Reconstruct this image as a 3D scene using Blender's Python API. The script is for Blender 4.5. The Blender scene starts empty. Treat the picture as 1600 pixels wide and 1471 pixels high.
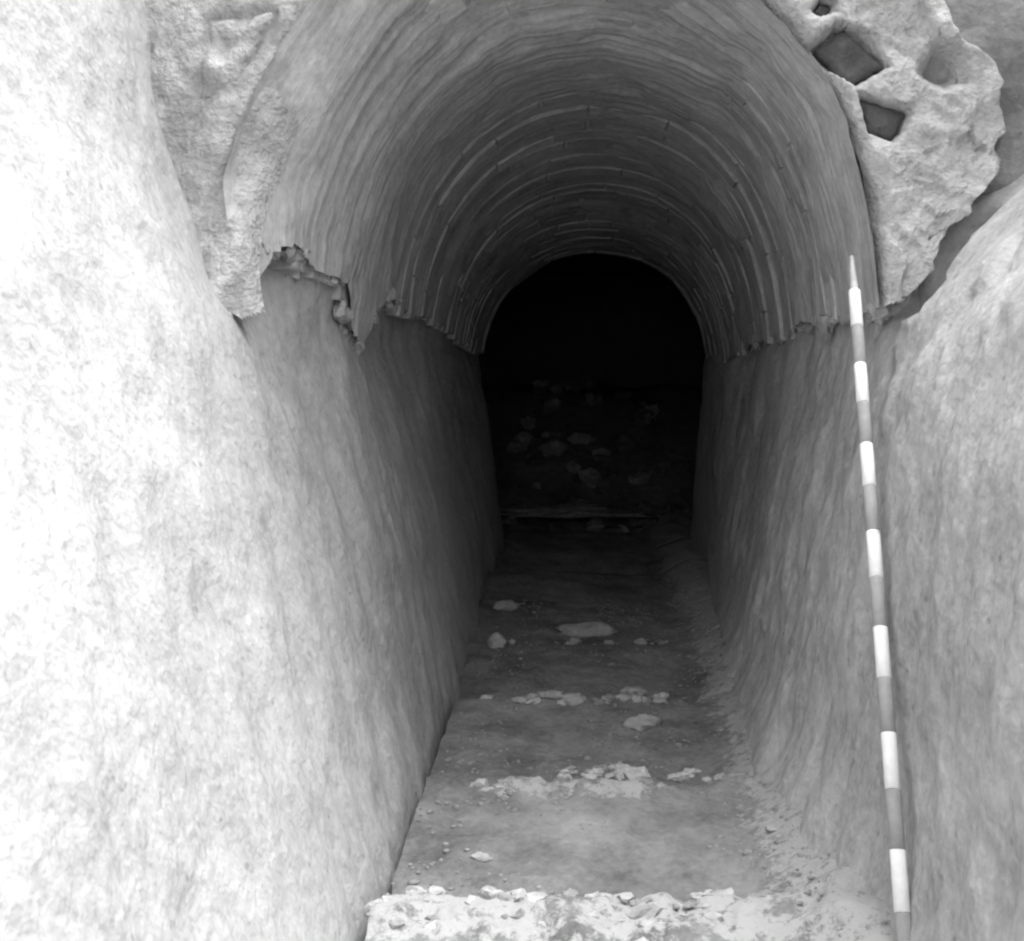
import bpy, bmesh, math, random
import numpy as np
from mathutils import Vector, Matrix, noise

# ------------------------------------------------------------------ frame
# Everything is laid out in metres along the passage: x right, y inward along
# the passage, z square to the passage.  The passage runs downhill by SLOPE.
SLOPE = math.radians(10.0)
EYE = 1.5
CS, SN = math.cos(SLOPE), math.sin(SLOPE)
def W(x, y, z):
    return (x, y*CS + z*SN, -y*SN + z*CS + EYE)

scene = bpy.context.scene
col = scene.collection

# ------------------------------------------------------------------ camera
cam_d = bpy.data.cameras.new('camera')
cam = bpy.data.objects.new('camera', cam_d); col.objects.link(cam)
cam.location = W(0, 0, 0)
cam.rotation_euler = (math.pi/2 - SLOPE, 0, 0)
cam_d.sensor_width = 36.0
cam_d.sensor_fit = 'HORIZONTAL'
cam_d.lens = 36.0*1700/1600
cam_d.shift_x = -130/1600
cam_d.shift_y = -135.5/1600
cam_d.clip_start = 0.05
cam_d.clip_end = 400
scene.camera = cam

# ------------------------------------------------------------------ sky, sun, exposure
SUN_DIR = Vector((0.32, 0.22, 0.92)).normalized()       # towards the sun
elev = math.asin(SUN_DIR.z)
azim = math.atan2(SUN_DIR.x, SUN_DIR.y)
world = bpy.data.worlds.new('World'); scene.world = world
world.use_nodes = True
nt = world.node_tree
for n in list(nt.nodes): nt.nodes.remove(n)
sky = nt.nodes.new('ShaderNodeTexSky'); sky.sky_type = 'NISHITA'
sky.sun_disc = False; sky.sun_elevation = elev; sky.sun_rotation = azim
sky.dust_density = 4.0; sky.air_density = 1.5
bw = nt.nodes.new('ShaderNodeRGBToBW')
bg = nt.nodes.new('ShaderNodeBackground'); bg.inputs['Strength'].default_value = 0.15
wo = nt.nodes.new('ShaderNodeOutputWorld')
nt.links.new(sky.outputs['Color'], bw.inputs['Color'])
nt.links.new(bw.outputs['Val'], bg.inputs['Color'])
nt.links.new(bg.outputs['Background'], wo.inputs['Surface'])
sun_d = bpy.data.lights.new('sun', 'SUN'); sun_d.energy = 0.5; sun_d.angle = math.radians(45)
sun_d.color = (1, 1, 1)
sun = bpy.data.objects.new('sun', sun_d); col.objects.link(sun)
sun.rotation_euler = SUN_DIR.to_track_quat('Z', 'Y').to_euler()
sun.location = (6, -6, 12)

vs = scene.view_settings
vs.view_transform = 'Standard'; vs.look = 'None'; vs.gamma = 1.0
vs.exposure = 2.1
scene.cycles.filter_width = 2.4
scene.cycles.max_bounces = 5
scene.cycles.diffuse_bounces = 4
scene.cycles.use_denoising = True
scene.cycles.adaptive_threshold = 0.02

# ------------------------------------------------------------------ helpers
rnd = random.Random(7)
def N(x, y, z, s=1.0, o=0.0):
    return noise.noise(Vector((x*s+o, y*s+o*1.7, z*s-o)))
def FB(x, y, z, s=1.0, o=0.0, oct=4):
    return noise.fractal(Vector((x*s+o, y*s+o*1.7, z*s-o)), 1.0, 2.0, oct)
def lerp(a, b, t): return a+(b-a)*t
def sm(a, b, x):
    t = min(1, max(0, (x-a)/(b-a))); return t*t*(3-2*t)
def pl(pts, v):
    if v <= pts[0][0]: return pts[0][1]
    for (a, b), (c, d) in zip(pts, pts[1:]):
        if v <= c: return b+(d-b)*(v-a)/(c-a)
    return pts[-1][1]

def mesh_obj(name, verts, faces, mat, parent=None, smooth=True, attr=None, raw=False):
    me = bpy.data.meshes.new(name)
    me.from_pydata(verts if raw else [W(*v) for v in verts], [], faces)
    me.materials.append(mat)
    if smooth: me.polygons.foreach_set('use_smooth', [True]*len(me.polygons))
    if attr is not None:
        a = me.attributes.new('wear', 'FLOAT', 'POINT'); a.data.foreach_set('value', attr)
    me.update()
    o = bpy.data.objects.new(name, me); col.objects.link(o)
    if parent is not None: o.parent = parent
    return o
def grid_faces(nu, nv, off=0, flip=False):
    f = []
    for i in range(nu-1):
        for j in range(nv-1):
            a = off+i*nv+j; q = (a, a+1, a+nv+1, a+nv)
            f.append(q[::-1] if flip else q)
    return f
def tag(o, label=None, cat=None, group=None, kind=None):
    if label: o['label'] = label
    if cat: o['category'] = cat
    if group: o['group'] = group
    if kind: o['kind'] = kind
    return o
def empty(name, p):
    o = bpy.data.objects.new(name, None); col.objects.link(o)
    o.empty_display_size = 0.1
    return o            # left at the origin: the children carry world coordinates

# ------------------------------------------------------------------ materials
def earth(name, base, var=0.16, scale=9.0, streak=0.0, bump=0.35, wear=None, rough=0.95, spot=0.0, grain=0.8, along=(2.6, 2.6, 0.7)):
    m = bpy.data.materials.new(name); m.use_nodes = True
    t = m.node_tree; b = t.nodes['Principled BSDF']
    b.inputs['Roughness'].default_value = rough
    b.inputs['Specular IOR Level'].default_value = 0.12
    L = t.links.new
    tc = t.nodes.new('ShaderNodeTexCoord')
    def nz(sc, det=6, ro=0.6, stretch=None):
        mp = t.nodes.new('ShaderNodeMapping')
        if stretch:                       # stretched along the passage's own axes
            mp.vector_type = 'TEXTURE'; mp.inputs['Rotation'].default_value = (-SLOPE, 0, 0)
            mp.inputs['Scale'].default_value = tuple(1/k for k in stretch)
        n = t.nodes.new('ShaderNodeTexNoise'); n.inputs['Scale'].default_value = sc
        n.inputs['Detail'].default_value = det; n.inputs['Roughness'].default_value = ro
        L(tc.outputs['Object'], mp.inputs['Vector']); L(mp.outputs['Vector'], n.inputs['Vector'])
        return n.outputs['Fac']
    def math_(op, a, c, d=None):
        n = t.nodes.new('ShaderNodeMath'); n.operation = op
        for k, v in enumerate((a, c, d)):
            if v is None: continue
            if isinstance(v, (int, float)): n.inputs[k].default_value = v
            else: L(v, n.inputs[k])
        return n.outputs[0]
    big = nz(scale*0.25, 2, 0.55); mid = nz(scale, 4, 0.62); fine = nz(scale*6, 2, 0.55)
    h = math_('MULTIPLY_ADD', fine, 0.22, math_('MULTIPLY', mid, 0.78))
    if streak:
        st = nz(9.0, 3, 0.55, along)
        h = math_('MULTIPLY_ADD', st, streak, h)
        h = math_('SUBTRACT', h, streak*0.5)
    v = math_('MULTIPLY_ADD', big, 0.8, h)           # about 0.9 mean
    v = math_('SUBTRACT', v, 0.9)
    v = math_('MULTIPLY_ADD', v, var*4.2, 1.0)
    gr = nz(48, 3, 0.7, (1.0, 1.0, 0.75))
    v = math_('MULTIPLY_ADD', math_('SUBTRACT', gr, 0.5), grain, v)
    val = math_('MULTIPLY', v, base)
    if spot:
        sp = t.nodes.new('ShaderNodeTexVoronoi'); sp.inputs['Scale'].default_value = 16
        L(tc.outputs['Object'], sp.inputs['Vector'])
        mr = t.nodes.new('ShaderNodeMapRange'); mr.inputs[1].default_value = 0.05; mr.inputs[2].default_value = 0.12
        mr.inputs[3].default_value = 1-spot; mr.inputs[4].default_value = 1.0
        L(sp.outputs['Distance'], mr.inputs[0])
        val = math_('MULTIPLY', val, mr.outputs[0])
    if wear is not None:
        at = t.nodes.new('ShaderNodeAttribute'); at.attribute_name = 'wear'
        br = nz(38, 4, 0.75)
        k = math_('MULTIPLY_ADD', br, 2.4, math_('SUBTRACT', at.outputs['Fac'], 1.75))
        k = math_('MULTIPLY', k, 3.0)
        cl = t.nodes.new('ShaderNodeClamp'); L(k, cl.inputs[0])
        dv = math_('SUBTRACT', wear, val)
        val = math_('MULTIPLY_ADD', dv, cl.outputs[0], val)
    cmb = t.nodes.new('ShaderNodeCombineColor')
    mx = math_('MAXIMUM', val, 0.01)
    for i in range(3): L(mx, cmb.inputs[i])
    L(cmb.outputs[0], b.inputs['Base Color'])
    bp = t.nodes.new('ShaderNodeBump'); bp.inputs['Strength'].default_value = bump
    bp.inputs['Distance'].default_value = 0.03
    L(h, bp.inputs['Height']); L(bp.outputs['Normal'], b.inputs['Normal'])
    return m
def paint(name, v, rough=0.5, scuff=0.1):
    m = earth(name, v, var=scuff, scale=30, bump=0.08, rough=rough, grain=.35, spot=.25)
    return m

M_wl = earth('pale_plastered_rock', 0.41, 0.14, 8, streak=0.05, bump=0.55, spot=0.3, grain=.7)
M_wr = earth('grey_cut_rock', 0.43, 0.22, 7, streak=0.12, bump=0.6, spot=0.3, grain=.9)
M_rock = earth('rough_rock', 0.27, 0.2, 10, bump=0.8, spot=.3)
M_brick = [earth('mud_brick_%s' % n, v, 0.18, 12, bump=0.35, streak=.6, along=(.45, 4.5, .45)) for n, v in (('grey', .47), ('dull', .40), ('light', .54))]
M_mortar = earth('mud_mortar', 0.46, 0.17, 8, bump=0.35, streak=.7, along=(.4, 4.5, .4))
M_end = earth('shade_toned_rock', 0.10, 0.2, 8, bump=0.4)  # darkness of the far chamber put into the colour; back wall shares it
M_plaster = earth('mud_plaster', 0.38, 0.13, 7, bump=0.45)
M_face = earth('pale_mud_mortar', 0.46, 0.24, 15, bump=0.9)
M_dark = earth('dark_brick', 0.10, 0.2, 18, bump=0.6)
M_floor = earth('trodden_dirt', 0.21, 0.40, 9, bump=0.7, wear=0.40)
M_stone = earth('pale_limestone', 0.44, 0.2, 25, bump=0.5)
M_rubble = earth('rubble_stone', 0.30, 0.2, 20, bump=0.6)
M_heap = earth('shade_toned_rubble', 0.13, 0.3, 16, bump=0.6)  # rubble colour lowered to paint in the gloom of the deep end
M_ground = earth('dry_ground', 0.34, 0.2, 3, bump=0.5)
M_white = paint('white_paint', 0.86, 0.45, 0.04)
M_red = paint('dark_paint', 0.34, 0.5, 0.10)
M_metal = paint('dull_steel', 0.55, 0.4, 0.1)

# ------------------------------------------------------------------ sections
def left_bottom(y):                       # broken lower edge of the vault, left
    return pl([(2.3, .20), (2.44, .22), (2.50, .30), (2.60, .32), (2.72, .27), (2.9, .26), (2.97, .14), (3.10, .10),
               (3.22, .20), (3.4, .27), (3.8, .24), (4.3, .26), (5, .22), (6, .18), (9, .1)], y)
def right_bottom(y):
    return pl([(2.3, .16), (2.8, .15), (3.0, .16), (3.3, .19), (3.6, .16), (4.2, .17), (5, .13), (7, .05), (9, .02)], y)

# ------------------------------------------------------------------ vault section
IN_L = [(-.665, .0), (-.665, .12), (-.655, .25), (-.625, .42), (-.565, .588), (-.48, .725), (-.365, .84), (-.20, .935), (0, .97)]
IN_R = [(.20, .935), (.364, .845), (.476, .725), (.552, .588), (.61, .42), (.64, .25), (.65, .12), (.65, .0)]
FR_L = [(-.72, .0), (-.735, .12), (-.75, .25), (-.745, .42), (-.69, .588), (-.615, .735), (-.50, .90), (-.28, 1.04), (-.03, 1.07)]
FR_R = [(.18, 1.0), (.364, .855), (.476, .725), (.55, .588), (.605, .42), (.63, .25), (.635, .12), (.635, .0)]
def resample(pts, n):
    P = [Vector((a, b)) for a, b in pts]
    P2 = []
    for k in range(len(P)-1):              # Catmull-Rom
        p0 = P[max(0, k-1)]; p1 = P[k]; p2 = P[k+1]; p3 = P[min(len(P)-1, k+2)]
        for s in range(12):
            t = s/12
            P2.append(0.5*((2*p1)+(p2-p0)*t+(2*p0-5*p1+4*p2-p3)*t*t+(3*p1-p0-3*p2+p3)*t**3))
    P2.append(P[-1])
    d = [0]
    for a, b in zip(P2, P2[1:]): d.append(d[-1]+(b-a).length)
    out = []
    xs = np.interp(np.linspace(0, d[-1], n), d, [p.x for p in P2])
    zs = np.interp(np.linspace(0, d[-1], n), d, [p.y for p in P2])
    return np.stack([xs, zs], 1)
NP = 241
SEC_IN = resample(IN_L+IN_R, NP); SEC_FR = resample(FR_L+FR_R, NP)
def section(y):
    t = sm(2.36, 3.0, y)
    S = SEC_FR*(1-t)+SEC_IN*t
    drop = 0.02*N(0, y, 0, .9, 4)-0.012*min(5, max(0, y-4))
    S = S.copy(); S[:, 1] = .1+(S[:, 1]-.1)*(1-.20*sm(3.6, 6.0, y)); S[:, 0] += 0.012*N(0, y, 0, 1.1, 9); S[:, 1] += drop
    return S
_sc = {}
def sec_cache(y):
    if y not in _sc: _sc[y] = section(y)
    return _sc[y]
L_FRONT = [(-1.4, -.34), (-.94, -.43), (-.4, -.60), (.154, -.80), (.24, -.87), (.32, -.905), (.45, -.94), (.6, -.97), (.8, -.985), (1.0, -1.0), (1.6, -1.08)]
L_NEAR = [(-1.4, -.34), (-.94, -.43), (-.4, -.60), (.154, -.795), (.28, -.85), (.45, -.905), (.6, -.94), (.8, -.96), (1.0, -.985), (1.6, -1.07)]
L_IN = [(-1.4, -.36), (-.94, -.44), (-.4, -.57), (.12, -.69), (.32, -.735), (.5, -.95), (1.6, -1.3)]
L_DEEP = [(-1.4, -.52), (-.94, -.55), (-.4, -.62), (.12, -.68), (.32, -.73), (.5, -.95), (1.6, -1.3)]
R_FRONT = [(-1.4, .36), (-.96, .44), (-.84, .51), (-.4, .56), (-.1, .60), (.1, .655), (.2, .72), (.3, .79), (.42, .885), (.53, .965), (.84, 1.02), (1.6, 1.10)]
R_NEAR = [(-1.4, .30), (-.95, .39), (-.86, .455), (-.7, .505), (-.4, .56), (-.1, .60), (.1, .655), (.2, .72), (.3, .79), (.42, .885), (.53, .965), (.84, 1.02), (1.6, 1.10)]
R_IN = [(-1.4, .32), (-.95, .40), (-.8, .47), (-.4, .56), (.1, .665), (.32, .73), (.5, .95), (1.6, 1.3)]
R_DEEP = [(-1.4, .52), (-.94, .555), (-.4, .60), (.1, .64), (.32, .73), (.5, .95), (1.6, 1.3)]
def chunks(x, z, s, o):
    p = Vector((x*s+o, z*s-o, o*.3)); p += Vector((N(x, z, 0, 9, o), N(x, z, 0, 9, o+4), 0))*.35
    d, pts = noise.voronoi(p)
    c = noise.cell_vector(pts[0]*3.3)
    return (c.x-.5)+((c.y-.5)*(p.x-pts[0].x)+(c.z-.5)*(p.y-pts[0].y))*1.6
def pls(pts, v): return (pl(pts, v-.06)+pl(pts, v-.02)+pl(pts, v+.02)+pl(pts, v+.06))/4
def wall_base(side, y, z):
    F, I, D = (L_FRONT, L_IN, L_DEEP) if side < 0 else (R_FRONT, R_IN, R_DEEP)
    f, i, d = pls(F, z), pl(I, z), pl(D, z)
    if side < 0: f = lerp(pls(L_NEAR, z), f, sm(2.05, 2.38, y))
    if side > 0: f = lerp(f, pls(R_NEAR, z), sm(1.85, 2.15, y))
    if side < 0: t = sm(2.50, 2.95, y) if z < .35 else sm(2.40, 2.5, y)
    else: t = sm(2.36, 2.7, y) if z < .2 else sm(2.38, 2.46, y)
    v = lerp(f, i, t)
    return lerp(v, d, sm(3.6, 5.6, y))
def wall_x(side, y, z):
    v = wall_base(side, y, z)
    if y > 2.40 and z < .6:                # masonry sits close against the wall
        S = sec_cache(y)
        zz = max(z, .02)
        h = S[:NP//2] if side < 0 else S[NP//2:][::-1]
        xs = float(np.interp(zz, h[:, 1], h[:, 0]))
        lim = .030+.07*sm(.30, .40, z)+ (.10*sm(.05, -.5, z) if z < .05 else 0)
        if z > .02:
            c = max(v, xs-lim) if side < 0 else min(v, xs+lim)
            v = lerp(v, c, (sm(2.52, 2.72, y) if side < 0 else sm(2.40, 2.62, y))*sm(.02, .08, z))
    o = 3.0 if side < 0 else 11.0
    big = FB(y, z, 0, 0.9, o, 3)*0.030
    rough = 0.010 if side < 0 else 0.013 + 0.02*sm(.25, .55, z)
    med = FB(y*2.2, z, 0, 4.0, o, 4)*rough
    # tool marks: short dents running up the wall
    pick = N(y*24, z*13+N(y, z, 0, 3)*1.5, o)
    v += (.004 if side < 0 else .008)*chunks(y, z*.6, 8, o)
    v += big + med + max(0, pick)*0.006*(1 if side > 0 else .7)
    if side > 0:                           # ledges in the rougher rock beside the vault
        led = z + 0.05*N(y, z, 4, 5)
        v += 0.02*sm(.38, .46, led) + 0.02*sm(.62, .66, led)*sm(2.9, 2.0, y)
        v += .13*sm(2.27, 2.31, y+.03*N(y, z, 0, 8))*(1-sm(2.42, 2.5, y))*sm(.14, .19, z)*(1-sm(.33, .40, z))
        v += .012*chunks(y, z, 7, 6)*sm(-.1, .15, z)*sm(1.2, 1.7, y)*(1-sm(2.38, 2.45, y))
        # long scar hollowed out of the wall under the vault
        v += 0.010*math.exp(-((z-.02-(2.35-y)*.35)/.05)**2)*sm(1.5, 1.9, y)*sm(2.5, 2.3, y)
    return v
def samples(segs):
    out = []
    for a, b, st in segs:
        n = max(1, int(round((b-a)/st)))
        out += [a+(b-a)*k/n for k in range(n)]
    out.append(segs[-1][1]); return out
def top_of(zt, y): return lerp(.2, zt, sm(-3.0, 1.5, y))
def build_wall(side, name, mat, ztop):
    ys = samples([(-3.2, .7, .15), (.7, 3.4, .014), (3.4, 6.4, .035)])
    zs = samples([(-1.3, -1.0, .06), (-1.0, 1.0, .016), (1.0, ztop, .08)])
    V = []
    for y in ys:
        tp = top_of(ztop, y)
        for z in zs:
            z = min(z, tp)
            V.append((wall_x(side, y, z), y, z))
    return mesh_obj(name, V, grid_faces(len(ys), len(zs), flip=(side < 0)), mat)
ZL, ZR = 1.5, 1.12
wl = build_wall(-1, 'cutting_wall', M_wl, ZL)
tag(wl, 'tall bright pale wall sloping down the left side of the passage', 'wall')
wr = build_wall(1, 'cutting_wall', M_wr, ZR)
tag(wr, 'grey tool-marked rock wall behind the striped pole, right of the steps', 'wall')

# far ends of the cutting and of the passage
def end_wall(name, y, z0, z1, label):
    V = []; nx, nz = 30, 30
    for i in range(nx):
        for j in range(nz):
            x = -1.5+3.0*i/(nx-1); z = z0+(z1-z0)*j/(nz-1)
            V.append((x, y+.06*FB(x, z, 0, 2.0, 5), z))
    o = mesh_obj(name, V, grid_faces(nx, nz), M_end)
    return tag(o, label, 'wall')
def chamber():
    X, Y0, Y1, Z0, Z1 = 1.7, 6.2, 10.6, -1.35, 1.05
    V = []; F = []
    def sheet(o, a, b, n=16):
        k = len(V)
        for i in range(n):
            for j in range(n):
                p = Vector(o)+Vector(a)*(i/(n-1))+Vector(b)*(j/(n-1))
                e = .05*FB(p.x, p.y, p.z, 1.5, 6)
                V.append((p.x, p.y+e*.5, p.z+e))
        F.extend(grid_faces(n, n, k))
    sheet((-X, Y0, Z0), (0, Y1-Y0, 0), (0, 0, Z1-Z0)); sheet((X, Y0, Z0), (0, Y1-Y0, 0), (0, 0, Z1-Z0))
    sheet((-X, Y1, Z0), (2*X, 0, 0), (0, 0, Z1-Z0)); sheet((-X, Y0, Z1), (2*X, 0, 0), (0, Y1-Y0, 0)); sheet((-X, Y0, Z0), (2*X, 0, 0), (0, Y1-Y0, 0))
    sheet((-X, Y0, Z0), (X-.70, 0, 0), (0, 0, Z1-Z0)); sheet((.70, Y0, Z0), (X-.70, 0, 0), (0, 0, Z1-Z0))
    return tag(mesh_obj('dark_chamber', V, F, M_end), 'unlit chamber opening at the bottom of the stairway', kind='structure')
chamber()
end_wall('back_wall', -3.1, -1.3, .19, 'earth wall closing the cutting at the near end')

# ground over and around the cutting (a hillside with the slope of the passage)
def ground():
    V = []; F = []
    inner = []
    for k in range(30): yy = -3.15+5.57*k/29; inner.append((-1.06, yy, top_of(ZL, yy)-.02))
    for k in range(1, 20): t = k/19; inner.append((-1.06+2.1*t, 2.42, lerp(ZL, ZR, t)+.18*math.sin(math.pi*t)-.02))
    for k in range(1, 30): yy = 2.42-5.57*k/29; inner.append((1.04, yy, top_of(ZR, yy)-.02))
    for k in range(1, 19): t = k/19; inner.append((1.04-2.1*t, -3.15, .18))
    n = len(inner); cx, cy = 0, -.3
    rings = [0, .25, .8, 2, 5, 14, 40, 120]
    for r in rings:
        for (x, y, z) in inner:
            dx, dy = x-cx, y-cy; l = math.hypot(dx/1.2, dy/2.9)
            ux, uy = dx/l/1.2, dy/l/2.9
            ll = math.hypot(ux, uy); ux /= ll; uy /= ll
            X, Y = x+ux*r, y+uy*r
            V.append((X, Y, lerp(z, top_of(1.3, Y), sm(0, 5, r))+(.05*FB(X, Y, 0, .8, 2) if r > 0 else 0)))
    for a in range(len(rings)-1):
        for k in range(n):
            k2 = (k+1) % n
            F.append((a*n+k, a*n+k2, (a+1)*n+k2, (a+1)*n+k))
    o = mesh_obj('ground', V, F, M_ground)
    return tag(o, 'dry ground around the top of the cutting', kind='structure')
ground()

def sec_pt(S, u):
    f = min(max(u, 0), 1)*(NP-1); i = min(NP-2, int(f)); t = f-i
    p = S[i]*(1-t)+S[i+1]*t
    d = S[min(NP-1, i+2)]-S[max(0, i-1)]
    l = math.hypot(d[0], d[1]); nrm = (-d[1]/l, d[0]/l)     # outward
    return p, nrm
def u_limits(S, y):
    zl, zr = left_bottom(y), right_bottom(y)
    h = NP//2
    a = next(i for i in range(h) if S[i, 1] >= zl)/(NP-1)
    b = next(i for i in range(NP-1, h, -1) if S[i, 1] >= zr)/(NP-1)
    return a, b

def lip(u, y): return (.03+.04*sm(.06, .16, u))*(1-sm(2.38, 2.56, y))*(1-sm(.40, .48, u))
vault = empty('brick_vault', (0, 0, 0))
tag(vault, 'mud brick barrel vault of ringed courses over the dark passage', 'vault')

def brick_geo(S0, S1, y0, y1, u0, u1, dr, seed, nseg=4, depth=.11):
    """a curved brick: face grid, chamfer, sides"""
    V = []; F = []
    ch = .003
    rows = [(0.0, depth), (0.0, ch+.002), (1.0, 0.0)]        # (inset, outward)
    us = [u0+(u1-u0)*k/nseg for k in range(nseg+1)]
    loops = []
    for inset, outw in rows:
        loop = []
        for (S, y, yin) in ((S0, y0, ch), (S1, y1, -ch)):
            line = []
            for k, u in enumerate(us):
                uu = u
                if inset and k == 0: uu += .0018
                if inset and k == nseg: uu -= .0018
                p, n = sec_pt(S, uu)
                w = .005*N(p[0]*11, y*9, p[1]*11, 1, seed)
                yy = y+yin*inset+.010*N(p[0]*9, y*3, p[1]*9, 1, seed+3)*(1 if outw < .05 else .3)
                o = outw+dr+w
                line.append((p[0]+n[0]*o, yy, p[1]+n[1]*o))
            loop.append(line)
        loops.append(loop)
    def idx(r, s, k): return r*2*(nseg+1)+s*(nseg+1)+k
    for lp in loops:
        for line in lp: V += line
    for r in (0, 1):
        for k in range(nseg):
            F.append((idx(r, 0, k), idx(r, 0, k+1), idx(r+1, 0, k+1), idx(r+1, 0, k)))
            F.append((idx(r, 1, k+1), idx(r, 1, k), idx(r+1, 1, k), idx(r+1, 1, k+1)))
        F.append((idx(r, 1, 0), idx(r, 0, 0), idx(r+1, 0, 0), idx(r+1, 1, 0)))
        F.append((idx(r, 0, nseg), idx(r, 1, nseg), idx(r+1, 1, nseg), idx(r+1, 0, nseg)))
    for k in range(nseg):
        F.append((idx(2, 0, k), idx(2, 0, k+1), idx(2, 1, k+1), idx(2, 1, k)))
    return V, F

y = 2.475; ring = 0; nb = 0; far_V = []; far_F = []
while y < 6.3:
    th = rnd.uniform(.062, .10)
    for gy in (3.0, 3.56):                 # two joints have lost their mortar
        if y < gy-.02 < y+th: th = gy-y
    S0, S1 = section(y), section(y+th)
    a, b = u_limits(S0, y+th*.5)
    a += rnd.uniform(-.012, .008); b += rnd.uniform(-.008, .012)
    a = max(a, .002); b = min(b, .998)
    ring_dr = rnd.gauss(0, .0055) + (.010 if rnd.random() < .14 else 0)
    u = a; first = True
    gap = .0012
    while u < b-.02:
        L = rnd.uniform(.085, .135)
        if first: L *= rnd.uniform(.4, 1); first = False
        e = min(b, u+L)
        if b-e < .03: e = b
        dr = ring_dr + rnd.gauss(0, .0018)
        dr += lip((u+e)/2, y)*1.5
        if rnd.random() < .012: dr += .012
        jy = .024 if min(abs(y-3.0), abs(y+th-3.0)) < .003 else .034 if min(abs(y-3.56), abs(y+th-3.56)) < .003 else rnd.uniform(.003, .007)
        V, F = brick_geo(S0, S1, y+jy*.5, y+th-jy*.5, u+gap, e-gap, dr, ring*3.1+u*40)
        if nb < 300:
            mesh_obj('brick', V, F, rnd.choices(M_brick, (5, 4, 2))[0], vault, smooth=False)
        else:
            k = len(far_V); far_V += V; far_F += [tuple(i+k for i in f) for f in F]
        nb += 1
        u = e
    y += th; ring += 1
fo = mesh_obj('brick_courses', far_V, far_F, M_brick[0], vault, smooth=False); tag(fo, kind='stuff')

# mortar bed behind and between the bricks, wiped over them in patches near the mouth
def shell(name, mat, y0, y1, dy, base, mask, marg=0.0, nu=200):
    ys = samples([(y0, min(y1, 4.2), dy*.25), (4.2, y1, dy)]); V = []
    for y in ys:
        S = section(y); a, b = u_limits(S, y)
        a = max(.001, a+marg+.006*N(0, y, 0, 9, 2)); b = min(.999, b-marg+.006*N(0, y, 0, 9, 7))
        for k in range(nu):
            u = a+(b-a)*k/(nu-1)
            p, n = sec_pt(S, u)
            o = base+mask(p[0], y, p[1], u)
            V.append((p[0]+n[0]*o, y, p[1]+n[1]*o))
    return mesh_obj(name, V, grid_faces(len(ys), nu), mat, vault)
def m1(x, y, z, u):
    f = FB(x, y*.7, z, 2.2, 21, 4)
    near = 1-sm(2.5, 4.6, y)
    left = 1-sm(.2, .42, u)
    k = f*.9+near*.24-.26+left*.5*(1-sm(2.8, 3.6, y))
    c = .07*math.exp(-((y-3.0)/.011)**4)*sm(-.04, 0, x)*sm(.34, .26, x)*sm(.5, .7, z)
    c += .09*math.exp(-((y-3.56)/.017)**4)*sm(.0, .02, x)*sm(.16, .12, x)*sm(.5, .7, z)
    return lip(u, y)+c-.018*sm(-.10, .35, k) - .004*FB(x, y, z, 9, 3, 3) - .0055*FB(x*.7, y*9, z*.7, 3, 13, 3)
shell('mortar', M_mortar, 2.385, 6.38, .03, .0035, m1, 0.0)
# earth packed above the vault, blocking the light
def m2(x, y, z, u): return 0
shell('backing', M_mortar, 2.42, 6.4, .15, .10, m2, -.05, 60)

# ------------------------------------------------------------------ broken front of the vault
EX_L = [(-.80, .02), (-.80, .14), (-.91, .28), (-.965, .45), (-1.01, .59), (-1.01, .756), (-1.0, .9), (-.98, 1.15), (-.9, 1.45), (-.5, 1.62), (0, 1.6)]
EX_R = [(.45, 1.35), (.64, 1.1), (.70, .95), (.77, .85), (.85, .76), (.90, .66), (.91, .54), (.84, .40), (.75, .28), (.672, .17), (.655, .0)]
SEC_EX = resample(EX_L+EX_R, NP)
def inside(poly, x, z):
    c = False
    for (x1, z1), (x2, z2) in zip(poly, poly[1:]+poly[:1]):
        if (z1 > z) != (z2 > z) and x < (x2-x1)*(z-z1)/(z2-z1)+x1: c = not c
    return c
def edge_dist(poly, x, z):
    m = 9
    for (x1, z1), (x2, z2) in zip(poly, poly[1:]+poly[:1]):
        dx, dz = x2-x1, z2-z1
        t = max(0, min(1, ((x-x1)*dx+(z-z1)*dz)/(dx*dx+dz*dz)))
        m = min(m, math.hypot(x-x1-t*dx, z-z1-t*dz))
    return m if inside(poly, x, z) else -m
YF = 2.38
def px(pts, d=YF): return [((a-930)*d/1700, (600-b)*d/1700) for a, b in pts]
SOCK_A = px([(1270, 72), (1308, 36), (1346, 42), (1394, 100), (1336, 134), (1294, 106)])
SOCK_B = px([(1342, 146), (1384, 160), (1427, 168), (1412, 206), (1395, 222), (1358, 206)])
SOCK_C = px([(1268, 18), (1282, -4), (1305, 2), (1300, 20), (1280, 26)])
HOLLOW = px([(1440, 110), (1465, 60), (1510, 85), (1520, 125), (1480, 135)])
BRICK_L = px([(302, 160), (320, 30), (432, 14), (424, 60), (372, 155)])
S0 = section(YF)
def face_y(x, z):
    y = YF + .012*FB(x, z, 0, 9, 31, 4) + .016*FB(x, z, 0, 2.5, 8, 2) + ((.015*chunks(x, z, 8, 3)+.007*chunks(x, z, 19, 8)) if x > 0 else .034*FB(x*.89-z*.46, (x*.46+z*.89)*.14, 0, 9, 3, 3))
    for s in (SOCK_A, SOCK_B, SOCK_C):
        e = edge_dist(s, x, z)
        y = lerp(y, YF+.060, sm(-.004, .006, e))
    y += .10*sm(-.02, .04, edge_dist(HOLLOW, x, z))
    y += .012*sm(-.006, .004, edge_dist(BRICK_L, x, z))
    y -= .04*math.exp(-((x-.86)/.05)**2-((z-.36)/.09)**2)
    return y
nu, nv = 380, 64
V = []
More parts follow.
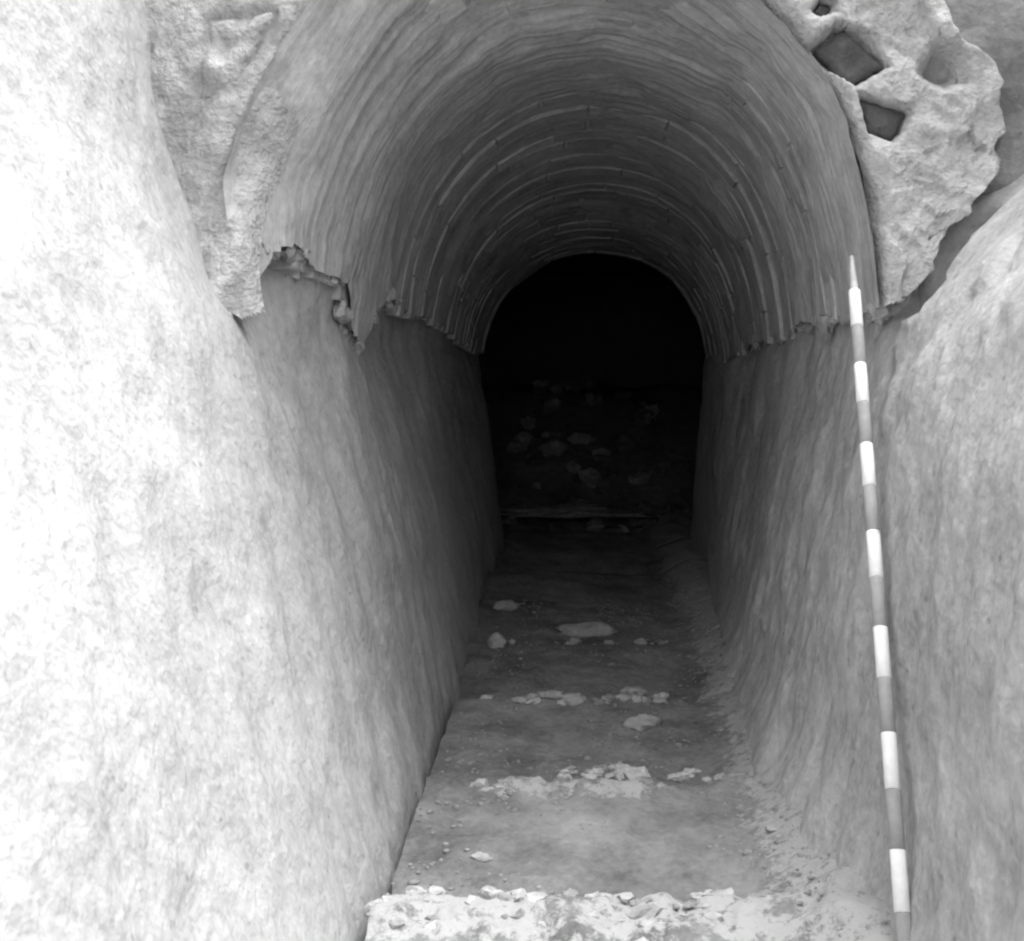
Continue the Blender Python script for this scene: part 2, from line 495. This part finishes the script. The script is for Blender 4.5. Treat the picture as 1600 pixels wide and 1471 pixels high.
for i in range(nu):
    u = i/(nu-1)
    p, n = sec_pt(S0, u); q, qn = sec_pt(SEC_EX, u)
    jag = .0+.03*FB(q[0], q[1], 0, 7, 3, 4)+.03*chunks(q[0], q[1], 11, 5)
    q = (q[0]+qn[0]*jag, q[1]+qn[1]*jag)
    for j in range(nv):
        v = j/(nv-1)
        w = .010*N(p[0]*6, p[1]*6, 0, 1, 5)*(1-v)
        x = lerp(p[0]+n[0]*(w-.004), q[0], v); z = lerp(p[1]+n[1]*(w-.004), q[1], v)
        yy = face_y(x, z)
        R_, D_ = (lerp(.2, .34, sm(.2, .5, z)), lerp(.03, .15, sm(.2, .5, z))) if u < .42 else (.10, .05)
        r = max(0, 1-v/R_); yy += D_*r*r
        if x > .3: yy += .10*max(0, (v-.93)/.07)**2
        V.append((x, yy, z))
keep = []
# rock face standing square to the passage, right of and behind the vault front
def rock_face():
    nx, nz = 70, 130; R = []
    for i in range(nx):
        for j in range(nz):
            x = .60+.62*i/(nx-1); z = .12+1.35*j/(nz-1)
            led = z+.05*N(x, z, 2, 5)
            R.append((x, 2.435+.035*FB(x*.7, z*1.8, 0, 3.5, 14, 5)-.03*sm(.36, .39, led)*sm(.9, 1.0, x)+.03*sm(.60, .63, led)+.16*(1-sm(.34, .47, led)), z))
    R2 = []
    for q in grid_faces(nx, nz, flip=True):
        cx = sum(R[k][0] for k in q)/4; cz = sum(R[k][2] for k in q)/4
        a = min(range(NP//2, NP), key=lambda k: abs(S0[k, 1]-cz)) if cz < .95 else None
        if a is None or cx > S0[a, 0]+.05: R2.append(q)
    return tag(mesh_obj('rock_face', R, R2, M_rock), 'dark rough rock face right of the pale broken vault front', 'rock')
for q in grid_faces(nu, nv):
    c = [V[k] for k in q]; x = sum(k[0] for k in c)/4; z = sum(k[2] for k in c)/4
    lim = .145+.6*max(0, x+.775)+.03*N(x*14, z*3, 0, 1, 2) if x < 0 else .165+.03*N(x*14, 0, 0, 1, 4)
    if z > lim: keep.append(q)
rock_face()
mesh_obj('broken_front', V, keep, M_face, vault)

def quad_brick(q, y0, y1, mat, label, seed, rel=.012, n=14):
    """a weathered brick end: a rough front patch inside four corners, with sides running back"""
    P = px(q); V = []; idx = {}
    for i in range(n):
        for j in range(n):
            a, b = i/(n-1), j/(n-1)
            x = (P[0][0]*(1-a)+P[1][0]*a)*(1-b)+(P[3][0]*(1-a)+P[2][0]*a)*b
            z = (P[0][1]*(1-a)+P[1][1]*a)*(1-b)+(P[3][1]*(1-a)+P[2][1]*a)*b
            wob = .006*N(x, z, seed, 40)
            e = max(abs(2*a-1), abs(2*b-1))
            V.append((x+wob, y0+rel*FB(x, z, seed, 14, seed, 4)+.010*max(0, e-.7)**2/.09, z+.006*N(x, z, seed, 40, 5)))
    F = grid_faces(n, n)
    rim = [i*n for i in range(n)]+[(n-1)*n+j for j in range(1, n)]+[i*n+n-1 for i in range(n-2, -1, -1)]+[j for j in range(n-2, 0, -1)]
    k = len(V)
    for r in rim: V.append((V[r][0], y1, V[r][2]))
    m = len(rim)
    for t in range(m): F.append((rim[t], rim[(t+1) % m], k+(t+1) % m, k+t))
    return tag(mesh_obj('brick_end', V, F, mat, vault), label)
quad_brick([(1278, 74), (1322, 40), (1388, 100), (1328, 128)], YF+.022, YF+.09, M_dark, 'larger dark brick end set in pale mortar', 1)
quad_brick([(1346, 152), (1422, 172), (1398, 216), (1358, 202)], YF+.022, YF+.09, M_dark, 'smaller dark brick end below the larger one', 2)
quad_brick([(1270, 18), (1284, 0), (1303, 4), (1292, 24)], YF+.022, YF+.09, M_dark, 'small sliver of dark brick at the top', 3)
quad_brick([(312, 150), (328, 36), (424, 20), (366, 148)], face_y(-.80, .72)-.006, YF+.08, M_face, 'pale brick end outlined by a crack on the left', 4, .02)

rs = random.Random(12)
for k, (a, b, r) in enumerate([(1440, 60, 26), (1420, 30, 20), (1500, 190, 26), (1455, 225, 22), (1530, 250, 20), (1440, 290, 24), (1500, 300, 18), (1420, 380, 16), (1465, 345, 18), (1400, 260, 16), (1520, 120, 18), (1395, 20, 14)]):
    (x, z), = px([(a, b)]); r *= YF/1700
    bmv = bmesh.new(); bmesh.ops.create_cube(bmv, size=1.5)
    bmesh.ops.bevel(bmv, geom=bmv.edges[:], offset=.22, segments=1, affect='EDGES')
    R = Matrix.Rotation(rs.uniform(0, 3), 3, 'Y') @ Matrix.Rotation(rs.uniform(-.5, .5), 3, 'X')
    Vv = []
    fy = face_y(x, z)
    for v in bmv.verts:
        c = R @ Vector((v.co.x*rs.uniform(.9, 1.3), v.co.y*.7, v.co.z*rs.uniform(.75, 1.0)))
        Vv.append((x+c.x*r, fy+.62*r+c.y*r, z+c.z*r))
    bmv.verts.index_update(); Ff = [tuple(v.index for v in f.verts) for f in bmv.faces]; bmv.free()
    mesh_obj('packing_stone', Vv, Ff, M_stone if k % 3 else M_face, vault, smooth=False)
rc = random.Random(5)
for k in range(70):
    left = k < 42
    yy = rc.uniform(2.42, 3.7) if left else rc.uniform(2.42, 4.6)
    S = section(yy); a, b = u_limits(S, yy)
    p, n = sec_pt(S, (a if left else b)+rc.uniform(-.004, .006)*(1 if left else -1))
    o = rc.uniform(.0, .035)+lip(a if left else b, yy)
    r = rc.uniform(.010, .028)
    Vv, Ff = None, None
    bmv = bmesh.new(); bmesh.ops.create_icosphere(bmv, subdivisions=2, radius=1)
    Vv = []
    for v in bmv.verts:
        c = v.co.normalized(); kk = 1+.7*noise.fractal(c*1.5+Vector((k*2.3, k, -k)), 1, 2, 3)
        Vv.append((p[0]+n[0]*o+c.x*kk*r*.8, yy+c.y*kk*r*1.5, p[1]+n[1]*o+c.z*kk*r*1.1))
    bmv.verts.index_update(); Ff = [tuple(v.index for v in f.verts) for f in bmv.faces]; bmv.free()
    mesh_obj('mortar_clod', Vv, Ff, M_face, vault, smooth=False)

# ------------------------------------------------------------------ steps
NOSE = [.80, 1.42, 2.01, 2.60, 3.28, 4.0, 4.75, 5.5, 6.25, 7.0, 7.8]
ZN = -.94
stair = empty('stairway', (0, 0, 0))
tag(stair, 'worn stairway going down into the dark passage', kind='structure')
def lump(bm_seed, r, sx, sy, sz, rough=.35, sub=2):
    bm = bmesh.new(); bmesh.ops.create_icosphere(bm, subdivisions=sub, radius=1)
    V = []
    for v in bm.verts:
        c = v.co.normalized()
        k = 1+rough*noise.fractal(c*1.6+Vector((bm_seed*3.7, bm_seed, -bm_seed*1.3)), 1, 2, 3)
        # flatten some sides as broken stone
        V.append(Vector((c.x*k*sx*r, c.y*k*sy*r, c.z*k*sz*r)))
    bm.verts.index_update()
    F = [tuple(v.index for v in f.verts) for f in bm.faces]
    bm.free(); return V, F
def put(V, pos, rot):
    R = Matrix.Rotation(rot, 3, 'Z')
    return [tuple(R@v+Vector(pos)) for v in V]
TS = .085
def tread_z(y0, y1, y, x, i):
    """floor height in the passage frame between two nosings"""
    b = sm(.22, .42, x+.06*N(x, y, 0, 3, 5))
    z = ZN-(y1-y)*TS*(1-b)-.02*b
    z += .012*FB(x, y, 0, 3.0, 2, 4)+.007*FB(x, y, 0, 14, 2, 3)
    z += .07*sm(.26, .50, x+.04*N(x, y, 0, 2.5, 8))**1.5      # dirt banked on the right wall
    return z
steps = []
for i in range(len(NOSE)-1):
    y0, y1 = NOSE[i], NOSE[i+1]
    near = 1.5 < y1 < 5
    nx = 130 if near else 40
    prof = [('t', t) for t in np.linspace(0, 1, 44 if near else 14)]+[('r', .25), ('r', .6), ('r', 1.0)]
    strong = {2.01: 1.0, 2.60: .85, 3.28: .35, 4.0: .25}.get(y1, .1)
    wide = {2.01: .20, 2.60: .10}.get(y1, .06)
    V = []; A = []
    for k in range(nx):
        t = k/(nx-1)
        for kind, s in prof:
            xl = wall_base(-1, y1, ZN)+((.034 if y1 < 2.7 else .024)+.012*N(0, y1*3+s*2, 0, 3) if y1 < 3.4 else -.03)
            xr = wall_base(1, y1, ZN)+.07
            x = lerp(xl, xr, t)
            yn = y1+.025*FB(x, y1, 0, 4, 6, 3)+.03*(x*x)
            if kind == 't':
                y = lerp(y0-.04, yn, s); z = tread_z(y0, yn, y, x, i)
                e = (yn-y)/wide
                if strong > .5: z += strong*math.exp(-((e-.45)/.5)**2)*(.008+.022*FB(x, y, 0, 11, 3, 4)+.008*FB(x, y, 0, 34, 3, 2))
                z -= .03*max(0, 1-(yn-y)/.03)**2*(1-sm(.22, .42, x))
                w = strong*(.88+.5*FB(x, y, 0, 9, 17, 3))*math.exp(-max(0, e-.55)**2*4)
                if y1 == 2.60: w *= sm(-.34, -.26, x)*(1-.6*sm(.12, .2, x))*sm(.42, .34, x)
                w = max(w, .95*sm(.24, .42, x+.06*N(x, y, 0, 3, 5)))
            else:
                y = yn+.012*s; z = V[-1][2]-.05*s if s < .3 else V[-1][2]-.02*s; w = strong*(1-s)
            if kind == 't' and y < y0+.03: z -= .06*min(1, (y0+.03-y)/.05)
            V.append((x, y, z)); A.append(w)
    st = mesh_obj('step', V, grid_faces(nx, len(prof), flip=True), M_floor, stair, attr=A)
    # left flank of the step, seen in the gap along the wall
    m = len(prof)
    top = [V[k] for k in range(m)]
    Vs = top+[(x-.004, y, z-.12) for x, y, z in top]
    mesh_obj('step_flank', Vs, [(k, k+1, m+k+1, m+k) for k in range(m-1)], M_floor, st, attr=[0]*len(Vs))
    steps.append(st)
    # crumbled edge stones
    if y1 in (2.01, 2.60, 3.28, 4.0):
        cnt = {2.01: 80, 2.60: 80, 3.28: 18, 4.0: 6}[y1]
        for q in range(cnt):
            if y1 == 2.01:
                x = rnd.uniform(-.40, .33); yy = y1-.005-abs(rnd.gauss(0, .07)); r = rnd.uniform(.006, .017)
            elif y1 == 2.60:
                x = rnd.choice([rnd.uniform(-.29, -.06), rnd.uniform(-.06, .12), rnd.uniform(.18, .36)]); yy = y1-rnd.uniform(.0, .05)+(.03 if x > -.08 else -.02); r = rnd.uniform(.005, .013)
                if q == 0: x, yy, r = .085, 2.60, .028
            elif y1 == 3.28:
                x = rnd.uniform(-.34, .22); yy = 3.28-rnd.uniform(0, .06); r = rnd.uniform(.010, .02)
            else:
                x = rnd.uniform(-.35, .3); yy = 4.0-rnd.uniform(0, .06); r = rnd.uniform(.010, .022)
            Vv, Ff = lump(q+y1*10, r, rnd.uniform(1, 1.9), rnd.uniform(.7, 1.2), rnd.uniform(.55, .9), .6, 2)
            mesh_obj('edge_stone', put(Vv, (x, yy, tread_z(y0, y1, yy, x, i)+.001), rnd.uniform(-.5, .5)), Ff, rnd.choice((M_stone, M_stone, M_rubble)), st, smooth=False)

def floor_at(x, y):
    for i in range(len(NOSE)-1):
        if NOSE[i] <= y < NOSE[i+1]: return tread_z(NOSE[i], NOSE[i+1], y, x, i)
    return ZN
def from_px(a, b):                      # place on the floor seen at a photo pixel
    d = 1700*-ZN/(b-600)
    for _ in range(8):
        x = (a-930)*d/1700; z = floor_at(x, d); d = 1700*(-z)/(b-600)
    return (a-930)*d/1700, d, floor_at((a-930)*d/1700, d)
LOOSE = [(1006, 1133, 21, 'largest pale loose stone lying on the dark middle steps'),
         (990, 1082, 13, 'small pale loose stone beyond the largest one on the steps'),
         (866, 1088, 12, 'small pale loose stone left of the stair middle among gravel'),
         (1030, 1096, 8, 'tiny pale stone right beside the larger ones on the steps'),
         (790, 950, 15, 'pale loose stone deep down beside the left wall'),
         (752, 1342, 12, 'pale loose stone on the near tread close to the left wall'),
         (776, 1010, 12, 'upright pale stone by the foot of the left wall'),
         (1206, 1178, 14, 'pale stone leaning at the foot of the right wall'),
         (1210, 1296, 10, 'flat pale stone on the near tread towards the right wall'),
         (1275, 1296, 10, 'small stone tucked against the right wall near the pole'),
         (920, 990, 22, 'long low pale stone half buried deep in the passage')]
for k, (a, b, w, lab) in enumerate(LOOSE):
    x, yy, z = from_px(a, b)
    r = w*yy/1700
    Vv, Ff = lump(60+k*1.7, r, 1.35 if k != 10 else 2.2, .9, .55 if k != 6 else 1.5, .4, 3)
    o = mesh_obj('loose_stone', put(Vv, (x, yy, z+r*.15), rnd.uniform(-.3, .3)), Ff, M_stone)
    tag(o, lab, 'stone', 'loose stones on the steps')
# fine gravel scattered over the treads
GV = []; GF = []
base = [lump(100+k, 1, 1.3, 1, .6, .4, 1) for k in range(6)]
for q in range(2600):
    t = rnd.random()
    yy = 1.75+rnd.random()**1.3*3.2
    x = rnd.uniform(-.40, .46)
    if N(x*4, yy*4, 0) < -.05: continue
    z = floor_at(x, yy); r = rnd.uniform(.0018, .0065)*(1 if rnd.random() < .9 else 1.7)
    Vv, Ff = base[q % 6]; k = len(GV)
    GV += put([v*r for v in Vv], (x, yy, z), rnd.uniform(0, 6)); GF += [tuple(i+k for i in f) for f in Ff]
tag(mesh_obj('gravel', GV, GF, M_rubble), 'fine gravel scattered over the treads', 'gravel', kind='stuff')

# ------------------------------------------------------------------ rubble at the dark end
rr = random.Random(21)
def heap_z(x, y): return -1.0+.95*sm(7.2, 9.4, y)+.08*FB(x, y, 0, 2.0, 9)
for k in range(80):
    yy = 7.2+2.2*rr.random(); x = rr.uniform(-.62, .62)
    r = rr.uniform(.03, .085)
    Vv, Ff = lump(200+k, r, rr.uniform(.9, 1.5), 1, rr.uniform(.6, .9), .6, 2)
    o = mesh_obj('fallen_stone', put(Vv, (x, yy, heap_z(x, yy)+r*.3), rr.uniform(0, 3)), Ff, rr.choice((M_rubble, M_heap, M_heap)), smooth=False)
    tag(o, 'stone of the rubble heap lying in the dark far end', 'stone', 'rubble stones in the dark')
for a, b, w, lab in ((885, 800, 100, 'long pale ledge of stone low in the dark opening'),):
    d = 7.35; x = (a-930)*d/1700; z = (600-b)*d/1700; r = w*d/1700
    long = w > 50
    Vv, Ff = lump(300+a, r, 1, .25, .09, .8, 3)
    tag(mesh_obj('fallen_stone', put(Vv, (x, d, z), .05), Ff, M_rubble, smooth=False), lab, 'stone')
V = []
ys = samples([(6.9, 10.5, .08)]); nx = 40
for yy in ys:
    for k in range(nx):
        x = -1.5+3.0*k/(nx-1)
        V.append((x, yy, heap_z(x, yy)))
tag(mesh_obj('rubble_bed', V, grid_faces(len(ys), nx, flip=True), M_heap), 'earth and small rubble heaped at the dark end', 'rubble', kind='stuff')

# ------------------------------------------------------------------ ranging pole
P_BOT = Vector((.487, 1.70, -.87)); P_TOP = Vector((.5615, 2.36, .2013))
def photo_pt(a, b, d): return Vector(((a-930)*d/1700, d, (600-b)*d/1700))
A_ = photo_pt(1410, 1427, 1.735); B_ = photo_pt(1335, 455, 2.36)
axis = (B_-A_); unit = axis.length/13.0; axis.normalize()
pole = empty('ranging_pole', A_)
tag(pole, 'slim white and dark banded surveying pole leaning on the right wall', 'surveying pole')
def tube(name, s0, s1, r0, r1, mat, n=14):
    q = axis.to_track_quat('Z', 'Y').to_matrix()
    V = []; F = []
    ch = min(.0012, (s1-s0)*.1)
    rings = [(s0, r0*.93), (s0+ch, r0), (s1-ch, r1), (s1, r1*.93)]
    for s, r in rings:
        for k in range(n):
            t = 2*math.pi*k/n
            V.append(tuple(A_+axis*s+q@Vector((r*math.cos(t), r*math.sin(t), 0))))
    for a in range(3):
        for k in range(n): F.append((a*n+k, a*n+(k+1) % n, (a+1)*n+(k+1) % n, (a+1)*n+k))
    F.append(tuple(range(n))[::-1]); F.append(tuple(range(3*n, 4*n)))
    return mesh_obj(name, V, F, mat, pole)
RP = .0132
for k in range(-2, 13):
    white = (k % 2 == 0)
    tube('white_band' if white else 'dark_band', k*unit+.0003, (k+1)*unit-.0003, RP, RP, M_white if white else M_red)
tube('metal_tip', 13*unit+.0003, 13.25*unit, RP*.7, RP*.6, M_metal)
tube('metal_tip', 13.25*unit, 14.0*unit, RP*.6, RP*.35, M_metal)
